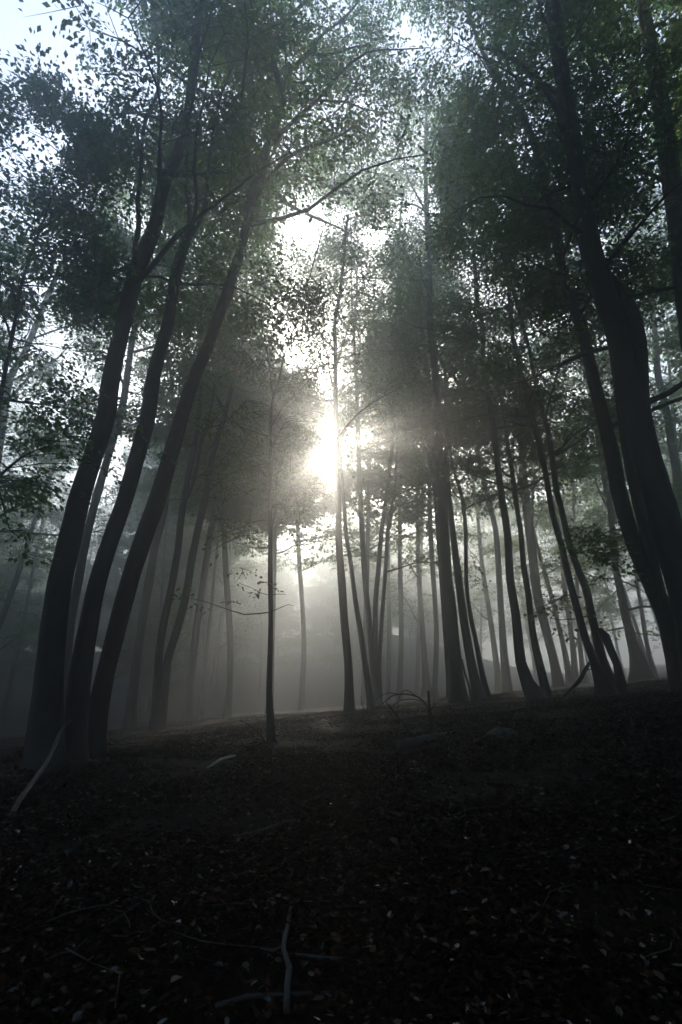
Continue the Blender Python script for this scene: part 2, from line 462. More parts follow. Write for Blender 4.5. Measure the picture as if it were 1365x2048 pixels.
SPECS = []
def T(*a, **k): SPECS.append((a, k))
T('thick dark tree, leftmost of the three leaning trunks on the left', 6.0,
  [(92, 1500, 86), (93, 1450, 80), (99, 1350, 66), (109, 1250, 60), (121, 1163, 55), (133, 1110, 52), (161, 991, 49), (184, 921, 46), (212, 833, 44), (222, 760, 42), (238, 687, 38), (259, 600, 40),
   (271, 550, 40), (283, 520, 39), (311, 450, 34), (320, 400, 32), (336, 350, 29), (359, 300, 27), (373, 250, 23), (386, 150, 20), (395, 50, 18)],
  branches=[[(272, 530, 14), (270, 500, 13), (278, 450, 12), (276, 400, 11), (282, 350, 10), (284, 300, 9), (292, 240, 9), (314, 190, 8), (318, 130, 7), (312, 60, 6), (308, -10, 5)]],
  H=19, z0=6.2, rad=2.9, limbs=17, n_leaf=40, seed=11)
T('thick dark tree, middle one of the three leaning trunks on the left', 6.4,
  [(148, 1490, 66), (152, 1440, 60), (161, 1350, 54), (178, 1250, 46), (196, 1163, 42), (222, 1080, 41), (253, 991, 39), (275, 910, 37), (296, 833, 35), (306, 760, 34), (321, 700, 31), (336, 650, 28), (344, 600, 27),
   (353, 550, 27), (366, 500, 26), (384, 460, 22), (398, 443, 14), (407, 425, 11), (414, 400, 10), (415, 370, 9), (419, 320, 8)],
  branches=[[(384, 465, 14), (380, 440, 13), (378, 410, 11), (372, 370, 10), (374, 300, 8)]], H=17, z0=6.5, rad=2.6, limbs=15, n_leaf=40, seed=12)
T('dark tree leaning furthest right of the left trio, forked high up', 6.8,
  [(186, 1490, 58), (192, 1440, 54), (211, 1350, 44), (236, 1250, 43), (259, 1163, 42), (286, 1080, 43), (318, 991, 43), (342, 910, 38), (364, 833, 34), (387, 760, 32), (413, 700, 29), (431, 650, 27), (450, 600, 28),
   (466, 550, 26), (482, 500, 22), (494, 450, 21), (502, 400, 21), (517, 350, 23), (532, 300, 20), (551, 250, 20), (564, 200, 18), (557, 160, 16), (548, 130, 13), (547, 100, 11), (558, 60, 9), (585, 25, 8), (620, 0, 7), (650, -25, 6)],
  branches=[[(561, 175, 12), (572, 152, 11), (590, 132, 10), (617, 107, 9), (630, 85, 8), (655, 62, 6), (690, 35, 5), (720, 0, 4)],
            [(617, 107, 7), (650, 110, 6), (683, 103, 6), (715, 92, 4), (745, 92, 3)],
            [(569, 170, 8), (573, 130, 7), (568, 70, 6), (563, 0, 5)],
            [(511, 395, 13), (530, 368, 11), (560, 330, 10), (600, 300, 9), (640, 287, 8), (683, 270, 6), (720, 240, 4)],
            [(665, 230, 3), (690, 205, 4), (704, 180, 3), (722, 150, 3)]],
  H=18.5, z0=8.5, rad=4.6, limbs=22, n_leaf=36, gain=1.0, seed=13)
T('slender sapling with many thin side branches left of the central trunk', 7.0,
  [(543, 1478, 26), (542, 1445, 21), (539, 1380, 15), (542, 1250, 12), (541, 1163, 12), (541, 1040, 10.5), (540, 1000, 8.5), (542, 940, 9), (541, 880, 7.5), (543, 820, 7.5), (548, 790, 6), (555, 775, 5), (566, 723, 4), (579, 680, 3.5), (592, 650, 3), (610, 590, 2.5)],
  branches=[[(548, 792, 4.5), (543, 770, 4), (541, 742, 3.5), (532, 690, 2.5)],
            [(543, 1058, 5), (551, 1024, 5), (555, 954, 5), (564, 921, 4.5), (573, 888, 4), (599, 872, 3), (628, 855, 2)],
            [(536, 873, 4), (518, 866, 3.5), (500, 861, 3), (460, 840, 2.5), (434, 797, 2)],
            [(538, 811, 4), (511, 806, 3.5), (493, 802, 3), (471, 826, 2.5), (440, 850, 2), (405, 858, 1.5)],
            [(545, 850, 4), (566, 815, 3), (588, 793, 3), (632, 745, 2.5), (661, 687, 2)],
            [(535, 1040, 3), (515, 1042, 2.5), (497, 1047, 2.5), (460, 1064, 2), (425, 1078, 1.5)],
            [(537, 1225, 3), (489, 1229, 3), (465, 1222, 2.5), (442, 1214, 2), (410, 1203, 1.6), (380, 1196, 1.2)],
            [(546, 1222, 2.5), (560, 1216, 2), (577, 1209, 1.6), (588, 1212, 1.2)], [(545, 1190, 2.5), (556, 1188, 2), (572, 1189, 1.2)],
            [(537, 1190, 2), (520, 1185, 1.6), (500, 1174, 1.2), (478, 1166, 1)],
            [(540, 985, 3), (525, 965, 2.5), (520, 930, 2), (510, 925, 1.5)], [(564, 918, 3), (575, 945, 2.5), (583, 975, 2), (598, 1010, 1.5), (600, 1040, 1.2)],
            [(550, 970, 2.5), (575, 972, 2), (600, 973, 2), (625, 988, 1.5)], [(540, 925, 3), (500, 935, 2.5), (460, 948, 2), (415, 985, 1.5)]],
  H=7.6, z0=3.2, rad=1.3, limbs=7, leaf=.06, n_leaf=13, gain=.8, seed=14, spr=.6, flare=.5)
T('straight slim trunk standing directly in front of the sun', 10.0,
  [(701, 1440, 25), (699, 1400, 20), (697, 1330, 17.5), (689, 1240, 17), (684, 1163, 16.5), (678, 1080, 14.5), (677, 1000, 13), (675, 940, 12), (673, 880, 11), (672, 800, 10), (671, 700, 9), (670, 650, 8),
   (674, 620, 8), (682, 580, 7), (684, 550, 7), (690, 510, 7), (691, 470, 6), (697, 430, 5)],
  branches=[[(672, 800, 3), (690, 775, 3), (712, 762, 2.5), (745, 768, 2)], [(672, 700, 3), (700, 680, 2.5), (730, 690, 2), (765, 740, 1.5)],
            [(674, 906, 2.5), (690, 900, 2), (706, 905, 1.5)], [(672, 820, 3), (650, 790, 2), (620, 780, 1.5)]],
  H=13, z0=6.0, rad=2.2, limbs=12, leaf=.07, n_leaf=18, gain=.55, seed=15)
T('thin trunk bending away right behind the central trunk', 13.0,
  [(741, 1400, 14), (731, 1331, 12), (720, 1254, 11), (711, 1199, 10), (702, 1126, 9), (693, 1071, 8.5), (689, 1016, 8), (683, 940, 7), (678, 870, 6)], H=20, z0=8, rad=3.0, limbs=10, leaf=.1, n_leaf=26, gain=.8, seed=16)
T('hazy straight stem of the clump right of the central trunk', 15.5,
  [(751, 1390, 17), (744, 1309, 14), (738, 1236, 12), (731, 1163, 12), (724, 1053, 11), (720, 980, 10), (717, 888, 9), (713, 760, 8), (708, 650, 6)], H=22, z0=8, rad=3.6, limbs=9, leaf=.09, n_leaf=18, gain=.7, seed=17)
T('hazy stem of the clump leaning right at top, crossing its neighbour', 16.0,
  [(757, 1390, 14), (751, 1300, 11), (752, 1199, 11), (757, 1144, 10), (763, 1071, 9), (772, 1000, 8), (784, 900, 7)], H=21, z0=7, rad=3.4, limbs=9, leaf=.09, n_leaf=18, gain=.7, seed=18)
T('thinnest hazy stem on the right side of the middle clump', 16.6,
  [(760, 1390, 12), (759, 1331, 9), (762, 1273, 9), (767, 1199, 8), (771, 1144, 8), (777, 1053, 7), (790, 980, 6)], H=12, z0=4.4, rad=2.6, limbs=10, leaf=.11, n_leaf=24, gain=1.4, seed=19)
T('tall straight thick trunk right of the sun with flared base', 12.5,
  [(915, 1400, 38), (915, 1370, 30), (909, 1300, 27), (900, 1200, 25), (895, 1160, 22), (889, 1064, 21), (884, 980, 20), (878, 900, 19), (876, 815, 18), (870, 733, 16), (861, 650, 14), (860, 550, 13), (858, 500, 12), (855, 450, 11), (852, 350, 9), (853, 190, 6), (849, 130, 5)],
  branches=[[(872, 733, 4), (850, 690, 4), (812, 705, 3), (780, 690, 2)], [(858, 430, 5), (840, 415, 4), (820, 408, 4), (775, 412, 2)]],
  H=23, z0=8.5, rad=3.6, limbs=15, leaf=.085, n_leaf=22, gain=.75, seed=20)
T('leaning trunk just right of the tall flared one', 13.2,
  [(958, 1390, 24), (948, 1350, 21), (938, 1300, 20), (927, 1230, 18), (918, 1160, 16), (906, 1064, 13), (897, 980, 11), (893, 900, 10), (892, 800, 9)], H=16, z0=8, rad=2.2, limbs=10, leaf=.09, n_leaf=28, seed=21)
T('thin wavy trunk third right of the flared one', 13.0,
  [(976, 1395, 16), (970, 1370, 12), (960, 1325, 11), (955, 1296, 10), (941, 1229, 9.5), (933, 1159, 9), (932, 1064, 9), (926, 1002, 8), (918, 973, 7), (908, 940, 6), (899, 890, 5.5), (893, 857, 5)],
  branches=[[(934, 1170, 2), (942, 1160, 1.5), (952, 1165, 1)]], H=9, z0=5.5, rad=2.0, limbs=9, leaf=.085, n_leaf=26, gain=1.2, seed=22)
T('greyer forked trunk half hidden behind the tall flared one', 15.0,
  [(903, 1390, 22), (890, 1200, 18), (878, 1040, 16), (870, 960, 15), (860, 882, 14), (841, 774, 12), (820, 724, 10), (808, 671, 9), (800, 600, 8)],
  branches=[[(868, 930, 12), (864, 850, 12), (856, 753, 11), (848, 691, 10), (840, 600, 8), (838, 520, 6)], [(866, 935, 5), (845, 880, 4), (820, 840, 4), (800, 820, 3), (760, 850, 2)]],
  H=19, z0=7.5, rad=3.4, limbs=11, leaf=.09, n_leaf=20, seed=23)
T('pale hazy trunk leaning left between dark ones on the right', 20.0,
  [(1015, 1375, 20), (1008, 1300, 16), (1003, 1229, 14), (999, 1159, 13), (992, 1064, 12), (978, 1002, 11), (957, 915, 10), (943, 845, 9), (928, 795, 8), (901, 733, 7)], H=20, z0=9, rad=3.0, limbs=14, leaf=.12, n_leaf=28, seed=24)
T('dark S-curved trunk with swept base beside the kinked thin trunk', 11.0,
  [(1072, 1392, 36), (1056, 1365, 27), (1042, 1325, 22), (1038, 1292, 21), (1032, 1229, 19), (1021, 1159, 17), (1015, 1064, 15), (1005, 1002, 14), (997, 940, 13), (988, 857, 12), (978, 795, 11), (968, 724, 10.5), (965, 650, 9.5), (955, 600, 9), (948, 500, 8), (943, 430, 7), (938, 360, 6)],
  branches=[[(973, 770, 5), (955, 755, 4), (938, 745, 3), (920, 720, 2)]],
  H=17, z0=6.5, rad=2.6, limbs=16, leaf=.085, n_leaf=32, seed=25)
T('dark thin trunk kinked halfway, rising from the swept base', 11.4,
  [(1093, 1390, 28), (1081, 1333, 18), (1067, 1271, 15), (1057, 1188, 13), (1048, 1134, 12), (1042, 1064, 11), (1032, 1002, 10), (1024, 940, 10), (1015, 882, 8), (1010, 840, 6)],
  branches=[[(1026, 955, 6), (1012, 950, 5), (1000, 935, 4)]], H=8.6, z0=5.3, rad=2.0, limbs=9, leaf=.085, n_leaf=30, seed=26)
T('broad pale misty trunk behind the kinked thin trunk', 19.0,
  [(1118, 1365, 22), (1106, 1312, 19), (1090, 1250, 19), (1075, 1188, 19), (1065, 1105, 19), (1055, 1023, 18), (1046, 940, 17), (1044, 836, 15), (1040, 740, 12)],
  branches=[[(1063, 1090, 8), (1064, 1040, 7), (1066, 990, 6), (1070, 940, 4)]], H=21, z0=9, rad=3.2, limbs=14, leaf=.12, n_leaf=28, seed=27)
T('left stem of the dark twin trunks on the right', 10.0,
  [(1210, 1372, 36), (1193, 1335, 22), (1185, 1312, 18), (1172, 1279, 16), (1156, 1221, 15), (1139, 1159, 14), (1123, 1089, 13), (1106, 1031, 12), (1096, 973, 12), (1085, 915, 12), (1071, 857, 11.5), (1057, 807, 11), (1040, 733, 10), (1026, 675, 9), (1018, 575, 9), (1003, 500, 8), (983, 440, 7)],
  H=15.5, z0=5.4, rad=2.5, limbs=16, leaf=.085, n_leaf=32, seed=28)
T('right stem of the dark twin trunks, knotted near its foot', 10.15,
  [(1219, 1372, 30), (1203, 1315, 19), (1193, 1271, 17), (1183, 1229, 16), (1172, 1176, 16), (1160, 1147, 14), (1139, 1089, 13), (1127, 1035, 12), (1114, 981, 11.5), (1104, 915, 10), (1098, 865, 9.5), (1085, 815, 9), (1073, 774, 9), (1062, 712, 8), (1043, 640, 7)],
  branches=[[(1163, 1195, 4), (1135, 1190, 3), (1105, 1205, 2.5), (1080, 1215, 1.5)], [(1175, 1232, 3), (1150, 1238, 2.5), (1120, 1240, 2), (1100, 1236, 1.5)], [(1140, 1090, 3), (1165, 1060, 2.5), (1195, 1050, 2)]],
  H=13, z0=5.2, rad=2.4, limbs=14, leaf=.085, n_leaf=32, seed=29)
T('short broken stub leaning left against the twin trunks', 10.0,
  [(1243, 1368, 20), (1235, 1329, 15), (1222, 1300, 16), (1211, 1272, 18), (1200, 1262, 15), (1195, 1258, 6)], crown=False, broken=True, seed=30, flare=.3, name='broken_tree')
T('hazy grey trunk with wide flared foot near the bright clearing', 17.0,
  [(1283, 1345, 38), (1268, 1292, 24), (1253, 1238, 18), (1243, 1188, 15), (1232, 1134, 13), (1222, 1023, 13), (1210, 960, 12), (1197, 878, 12), (1180, 780, 10)],
  branches=[[(1253, 1262, 4), (1285, 1268, 3), (1325, 1272, 2)], [(1250, 1255, 4), (1215, 1262, 3), (1190, 1275, 2)], [(1238, 1160, 4), (1275, 1175, 3), (1310, 1200, 2)]],
  H=19, z0=3.3, rad=3.0, limbs=20, leaf=.1, n_leaf=28, seed=31, flare=.5)
T('thin pale misty trunk right of the flared grey one', 23.0,
  [(1307, 1337, 11), (1295, 1292, 9), (1282, 1209, 8), (1272, 1147, 7), (1262, 1060, 6)], H=15, z0=6, rad=2.5, limbs=10, leaf=.12, n_leaf=24, seed=32)
T('small misty trunk framed between the swept and twin trunks', 23.0,
  [(1150, 1350, 16), (1148, 1312, 12), (1139, 1238, 11), (1131, 1188, 10), (1122, 1100, 9), (1110, 1000, 7)], branches=[[(1150, 1295, 5), (1170, 1250, 5), (1200, 1215, 4), (1235, 1180, 3)]],
  H=19, z0=8, rad=3.0, limbs=12, leaf=.12, n_leaf=24, seed=33)
T('thick dark leaning trunk second from the right edge', 7.5,
  [(1358, 1360, 50), (1350, 1320, 43), (1343, 1285, 42), (1331, 1229, 44), (1295, 1147, 42), (1261, 1064, 38), (1238, 981, 37), (1222, 898, 34), (1201, 815, 30), (1182, 733, 29), (1162, 650, 27), (1143, 600, 25), (1129, 550, 22),
   (1116, 500, 20), (1108, 450, 19), (1098, 390, 19), (1073, 300, 18), (1053, 250, 17), (1033, 210, 15), (988, 145, 12), (960, 90, 9)],
  branches=[[(1258, 1060, 4), (1225, 1058, 3), (1185, 1085, 2)], [(1262, 1085, 3), (1230, 1105, 2.5), (1205, 1130, 1.5)]],
  H=17.5, z0=5.2, rad=2.8, limbs=19, n_leaf=38, seed=34)
T('stem wedged between the two thickest trunks on the right', 7.2,
  [(1366, 1350, 36), (1350, 1290, 30), (1320, 1180, 26), (1290, 1060, 25), (1270, 980, 24), (1252, 890, 22), (1240, 800, 20), (1225, 700, 17), (1212, 620, 15)], H=12, z0=7.5, rad=2.4, limbs=11, n_leaf=36, seed=35)
T('thickest blackest trunk curving up the right side', 6.0,
  [(1406, 1340, 96), (1385, 1229, 82), (1362, 1147, 75), (1336, 1064, 70), (1314, 981, 66), (1289, 898, 66), (1270, 815, 68), (1251, 733, 60), (1232, 650, 58), (1213, 600, 58), (1198, 550, 52), (1184, 500, 47), (1167, 400, 41), (1148, 300, 37),
   (1132, 200, 37), (1117, 100, 36), (1103, 0, 35), (1090, -80, 30)],
  branches=[[(1284, 850, 42), (1281, 780, 40), (1277, 700, 42), (1264, 640, 44), (1246, 595, 38), (1218, 555, 26)],
            [(1128, 262, 16), (1112, 215, 15), (1098, 190, 14), (1078, 160, 13), (1043, 130, 12), (1003, 105, 9), (960, 95, 6)]],
  H=19, z0=4.6, rad=3.0, limbs=22, n_leaf=44, seed=36)
T('greyish straight trunk at the right edge behind hanging leaves', 16.0,
  [(1385, 1330, 22), (1372, 1150, 18), (1355, 960, 16), (1342, 878, 15), (1332, 815, 14), (1317, 753, 13), (1311, 675, 12), (1300, 560, 10)], H=21, z0=6, rad=3.0, limbs=16, leaf=.1, n_leaf=30, seed=37)
T('dark trunk entering the top right corner', 6.6,
  [(1440, 1300, 70), (1420, 1000, 62), (1395, 750, 55), (1375, 600, 50), (1352, 420, 45), (1328, 250, 42), (1305, 110, 34), (1288, 20, 26), (1275, -60, 20)], H=18, z0=6.5, rad=3.0, limbs=20, n_leaf=44, seed=38)
T('grey hazy trunk showing between the first two leaning left trunks', 12.0,
  [(126, 1440, 30), (135, 1310, 19), (143, 1236, 18), (154, 1181, 17), (167, 1108, 17), (183, 1035, 16), (205, 954, 16), (224, 888, 15), (245, 815, 15), (256, 742, 13), (271, 650, 12), (300, 575, 10), (320, 500, 9)], H=19, z0=7, rad=3.0, limbs=16, leaf=.09, n_leaf=30, seed=39)
T('faint broad trunk right of the third leaning left trunk', 17.0,
  [(262, 1430, 24), (273, 1328, 18), (286, 1236, 17), (299, 1163, 17), (311, 1090, 16), (326, 1035, 15), (337, 970, 13), (350, 860, 11)], H=18, z0=7, rad=3.0, limbs=14, leaf=.1, n_leaf=28, seed=40)
T('left stem of the grey forked pair in the left half', 12.2,
  [(309, 1455, 26), (314, 1400, 20), (319, 1309, 17), (330, 1236, 16), (342, 1181, 15), (355, 1108, 14), (363, 1035, 14), (375, 961, 12), (388, 899, 11), (400, 820, 9)],
  branches=[[(366, 1010, 8), (388, 960, 8), (403, 884, 8), (418, 840, 7), (430, 770, 5)]], H=17, z0=6.3, rad=2.6, limbs=14, leaf=.09, n_leaf=30, seed=41)
T('right stem of the grey forked pair in the left half', 12.4,
  [(324, 1455, 26), (330, 1380, 18), (336, 1320, 17), (346, 1286, 17), (361, 1236, 17), (374, 1181, 17), (383, 1126, 16), (396, 1060, 15), (414, 980, 13), (425, 914, 12), (447, 840, 11), (465, 770, 9)], H=17, z0=6.3, rad=2.6, limbs=14, leaf=.09, n_leaf=30, seed=42)
T('faint straight trunk just right of the grey forked pair', 18.0,
  [(375, 1430, 20), (385, 1331, 15), (394, 1254, 15), (407, 1163, 14), (421, 1071, 14), (436, 991, 13), (455, 890, 11)], H=19, z0=8.5, rad=3.0, limbs=14, leaf=.11, n_leaf=28, seed=43)
T('very faint thin stem left of the sapling', 21.0,
  [(400, 1425, 9), (410, 1328, 7), (421, 1236, 7), (432, 1126, 6), (442, 1030, 6)], H=14, z0=8, rad=2.2, limbs=9, leaf=.12, n_leaf=22, seed=44)
T('slim dark tree on the far left with large leafy sprays', 5.5,
  [(-60, 1250, 22), (-40, 1050, 18), (-15, 880, 14), (4, 778, 11), (15, 723, 10), (29, 650, 9), (42, 575, 8), (55, 530, 7), (75, 475, 6), (90, 435, 5), (107, 385, 4), (125, 345, 3)],
  branches=[[(-5, 830, 4), (30, 838, 3), (70, 870, 2.5), (115, 895, 1.5)], [(60, 520, 4), (110, 500, 3), (170, 470, 2.5), (230, 450, 2)],
            [(20, 700, 4), (60, 690, 3), (110, 720, 2.5), (150, 755, 1.5)], [(45, 570, 4), (100, 575, 3), (160, 590, 2.5), (215, 560, 1.6)], [(80, 465, 3), (120, 430, 3), (170, 400, 2.5), (230, 400, 1.6)],
            [(-20, 900, 4), (20, 1060, 3), (45, 1080, 2)]],
  H=9.5, z0=2.8, rad=1.9, limbs=18, leaf=.075, n_leaf=34, gain=1.2, seed=45, spr=.8)
T('hazy leaning trunk behind the leaves at far left', 13.0,
  [(-60, 1420, 24), (-30, 1100, 19), (5, 850, 15), (22, 752, 14), (45, 715, 13), (73, 650, 12), (110, 560, 10), (150, 480, 8)], H=19, z0=5, rad=3.4, limbs=20, leaf=.09, n_leaf=32, seed=46)

for k, (px_, py_, Yd, H_, z0_, lab) in enumerate([  # filler trees; the shortest three are added to keep sun off the near mist
    (605, 1385, 23, 15.5, 6.5, 'very faint trunk left of and below the sun'),
    (800, 1380, 24, 22, 8, 'faint trunk between the middle clump and the tall flared trunk'), (835, 1380, 30, 24, 8, 'second faint trunk left of the tall flared trunk'),
    (458, 1400, 17.5, 14, 6, 'faint trunk in the dark mist midway between grey forked pair and sapling'), (700, 1385, 36, 25, 10, 'barely visible trunk deep in the mist right of the central trunk'),
    (541, 1395, 19, 14, 6, 'pale misty trunk hidden directly behind the sapling'), (870, 1375, 22, 23, 8, 'faint trunk touching the left side of the tall flared trunk'),
    (776, 1388, 27, 22, 6, 'faint stem just right of the middle clump'), (728, 1390, 22, 19, 7, 'faint stem within the gap between the bent trunk and the middle clump')]):
    T(lab, Yd, [(px_, py_, 260 / Yd), (px_ + 3, py_ - 120, 240 / Yd), (px_ + (k % 3 - 1) * 8, py_ - 300, 210 / Yd), (px_ + (k % 3 - 1) * 12, py_ - 480, 170 / Yd)], H=H_, z0=z0_, rad=3.6, limbs=24, leaf=.14, n_leaf=[26, 11, 12, 24, 20, 22, 12, 10, 14][k], seed=60 + k, gain=1.4)

st = []
for a_, k_ in SPECS:
    if a_[1] > 13: continue
    for line_ in [a_[2]] + list(k_.get('branches', ())):
        if a_[1] < 7.6 and line_ is not a_[2] and line_[0][2] < 5: continue
        for p_, q_ in zip(line_[:-1], line_[1:]):
            m_ = max(1, int(math.hypot(q_[0] - p_[0], q_[1] - p_[1]) / 14))
            for t_ in range(m_):
                f_ = t_ / m_; st.append([p_[0] + (q_[0] - p_[0]) * f_, p_[1] + (q_[1] - p_[1]) * f_, p_[2] + (q_[2] - p_[2]) * f_, a_[1]])
STEMS = np.array([s_ for s_ in st if s_[1] < 1150 and s_[2] > 4.5])
for a_, k_ in SPECS: traced_tree(*a_, **k_)

# ---------------------------------------------------------------- the deeper forest: copies of a few whole trees
def proto_tree(seed, H, z0, rad, limbs, n_leaf, leaf, r0):
    rng = np.random.default_rng(seed)
    root = bpy.data.objects.new('beech_tree', None); C.objects.link(root)
    n_ = 12; x = y = 0.0; P = [[0, 0, -.8, r0]]; dx, dy = rng.normal() * .03, rng.normal() * .03
    for k in range(n_ + 1):
        z = H * k / n_
        P.append([x, y, z, max(.015, r0 * (1 - .85 * k / n_) * (1.15 if k == 0 else 1))])
        dx += rng.normal() * .03; dy += rng.normal() * .03; x += dx * H / n_; y += dy * H / n_
    line = smoothline(P, .5); tw = Wood()
    add_tube(tw, line, 9, rough=.05, rng=rng, flare=(0, .8, 4, rng.uniform(0, 6)))
    wd = Wood()
    res = crown_parts(line, z0, H, rad, limbs, leaf, n_leaf, rng, wd, mask=False)
    for v in wd.V: tw.V.append(v)
    for f in wd.F4: tw.F4.append(f + tw.n)
    for f in wd.F3: tw.F3.append(f + tw.n)
    tw.n += wd.n
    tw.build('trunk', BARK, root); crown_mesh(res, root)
    return root

protos = [proto_tree(101, 20, 6, 3.8, 24, 34, .17, .19), proto_tree(102, 17, 4, 3.4, 24, 34, .17, .14), proto_tree(103, 21, 7, 4.0, 24, 34, .17, .22), proto_tree(104, 12, 2.5, 2.8, 18, 30, .15, .09),
          proto_tree(105, 8, .6, 2.6, 20, 36, .15, .06), proto_tree(106, 18, 2.8, 3.6, 17, 15, .12, .13), proto_tree(107, 14, 1.8, 3.0, 15, 15, .11, .08)]
used = set()
def place(k, x, y, rz, s, label, group):
    src = protos[k]
    if k in used:
        o = src.copy(); C.objects.link(o)
        for ch in src.children:
            c = ch.copy(); C.objects.link(c); c.parent = o
    else: o = src; used.add(k)
    o.location = (x, y, float(ground_z(x, y))); o.rotation_euler = (0, 0, rz); o.scale = (s, s, s)
    tag(o, label, 'tree', group)
    return o
rr = random.Random(5)
def scatter(n, az0, az1, d0, d1, label, group, kinds, mind=2.6, avoid=None):
    pts = []; tries = 0
    while len(pts) < n and tries < 4000:
        tries += 1
        az = R(rr.uniform(az0, az1)); d = math.sqrt(rr.uniform(d0 * d0, d1 * d1)); x, y = d * math.sin(az), d * math.cos(az)
        if any((x - a) ** 2 + (y - b) ** 2 < mind ** 2 for a, b in pts): continue
        if avoid and avoid(x, y): continue
        pts.append((x, y)); place(rr.choice(kinds), x, y, rr.uniform(0, 6.28), rr.uniform(.85, 1.12), label, group)
lane = lambda x, y: abs(math.degrees(math.atan2(x, y)) + 2) < 6.5
scatter(26, -46, 2, 22, 48, 'faint distant tree fading into the dark haze on the left', 'distant trees in the dark haze on the left', [0, 5, 2, 6], 3.0, lane)
scatter(24, 9, 46, 19, 50, 'faint distant tree fading into the bright haze on the right', 'distant trees in the bright haze on the right', [5, 6], 3.2, lane)
scatter(28, -46, -7, 48, 112, 'tree almost lost in the deep haze on the left', 'trees lost in the deep haze on the left', [0, 1, 2], 4)
scatter(14, -12, 9, 84, 112, 'tall tree on the far rise dissolved in haze below the sun', 'tall trees on the far rise', [0, 2], 4)
scatter(9, 9, 18, 52, 112, 'tree almost lost in the deep haze below and right of the sun', 'trees lost in the deep haze on the right', [0, 1, 2], 4)
scatter(10, -46, 4, 34, 48, 'low bushy young beech added under the tall trees to darken the mist', 'young bushy trees added to darken the mist', [4], 3, lambda x, y: False)  # low foliage added to block light coming in under the crowns
scatter(34, -46, 12, 48, 80, 'bushy young beech lost in the deep haze', 'young bushy trees lost in the deep haze', [4, 3], 3.5)
scatter(5, 12, 46, 26, 50, 'low bushy young beech in the bright mist on the right', 'young bushy trees on the right', [6], 4)
scatter(24, 46, 314, 8, 34, 'leafy beech added beside and behind the viewpoint to shade it', 'added shade trees around the viewpoint', [0, 1, 2], 3.6)  # added ring of trees that cuts sky light on the near mist
scatter(12, 0, 14, 48, 92, 'bushy young beech lost in the pale haze below and right of the sun', 'young bushy trees lost in the pale haze', [4, 3], 3.5)
scatter(12, -18, 10, 88, 112, 'bushy tree on the far rise, almost dissolved in haze', 'bushy trees on the far rise', [4, 3], 2.5)
scatter(30, -46, 14, 82, 112, 'bushy tree on the far rise, almost dissolved in haze', 'bushy trees on the far rise', [4, 3], 3.0)
for (x, y, k) in [(-9.5, .5, 0), (8.8, 2, 2), (-5, -4, 2), (5, -5, 0), (0.5, -7.5, 2), (-8, -5, 2), (12, 7, 0), (-9.5, -2, 1), (4.2, -.6, 2), (-4.2, -2.6, 2), (.3, -3.4, 0), (7.5, -3, 2), (-7, -1.8, 0), (9, 5, 2), (-12.5, 3, 0)]:  # closer trees added as overhead cover, darkening the mist and ground nearby
    place(k, x, y, rr.uniform(0, 6), 1.0, 'leafy beech added beside and behind the viewpoint to shade it', 'added shade trees around the viewpoint')

# ---------------------------------------------------------------- leaf litter
rng = np.random.default_rng(77)
N = 480000
az = rng.uniform(-.68, .68, N); rad = 0.9 + 15 * rng.random(N) ** 1.7
x = rad * np.sin(az); y = rad * np.cos(az)
clump = (np.sin(x * 3.1 + 1) * np.sin(y * 2.7) + np.sin(x * 1.3 - y * 1.9)) * .5
bare = np.sin(x * 2.1 + 2 * np.sin(y * .9)) * np.sin(y * 1.7 + 1.5 * np.sin(x * 1.3)) + .5 * np.sin(x * 5.3 + y * 3.1) * np.sin(y * 6.1 - x * 2.2)
keep = rng.random(N) < np.clip(1.05 - np.maximum(bare, 0) * 1.25, .12, 1); x, y, rad, bare = x[keep], y[keep], rad[keep], bare[keep]; N = len(x)
clump = -bare
P = np.stack([x, y, ground_z(x, y) + .012 + .035 * rng.random(N) * (1 + clump * .6)], -1)
th = rng.uniform(0, 6.28, N); D = np.stack([np.cos(th), np.sin(th), rng.normal(0, .28, N)], -1); D /= np.linalg.norm(D, axis=1)[:, None]
Nn = np.stack([rng.normal(0, .42, N), rng.normal(0, .42, N), np.ones(N)], -1); Nn -= D * (Nn * D).sum(1)[:, None]; Nn /= np.linalg.norm(Nn, axis=1)[:, None]
L = rng.uniform(.014, .034, N) * np.where(rng.random(N) < .06, 1.5, 1); W = L * rng.uniform(.5, .7, N)
S = np.cross(Nn, D); L_ = L[:, None]; W_ = W[:, None]; cu = rng.uniform(-.12, .25, (N, 1))
q1, q2 = P + D * L_ * .28, P + D * L_ * .68
V = np.stack([P, q1 + S * W_ * .45 + Nn * L_ * cu, q2 + S * W_ * .42 + Nn * L_ * cu, P + D * L_ + Nn * L_ * cu * .5, q2 - S * W_ * .42 + Nn * L_ * cu, q1 - S * W_ * .45 + Nn * L_ * cu], 1).reshape(-1, 3)
b6 = (np.arange(N) * 6)[:, None]
F = np.concatenate([b6 + np.array([[0, 1, 2, 3]]), b6 + np.array([[0, 3, 4, 5]])])
tag(mesh_obj('fallen_leaves', V, F, LITTER), 'brown wet fallen leaves covering the forest floor', 'leaves', kind='stuff')

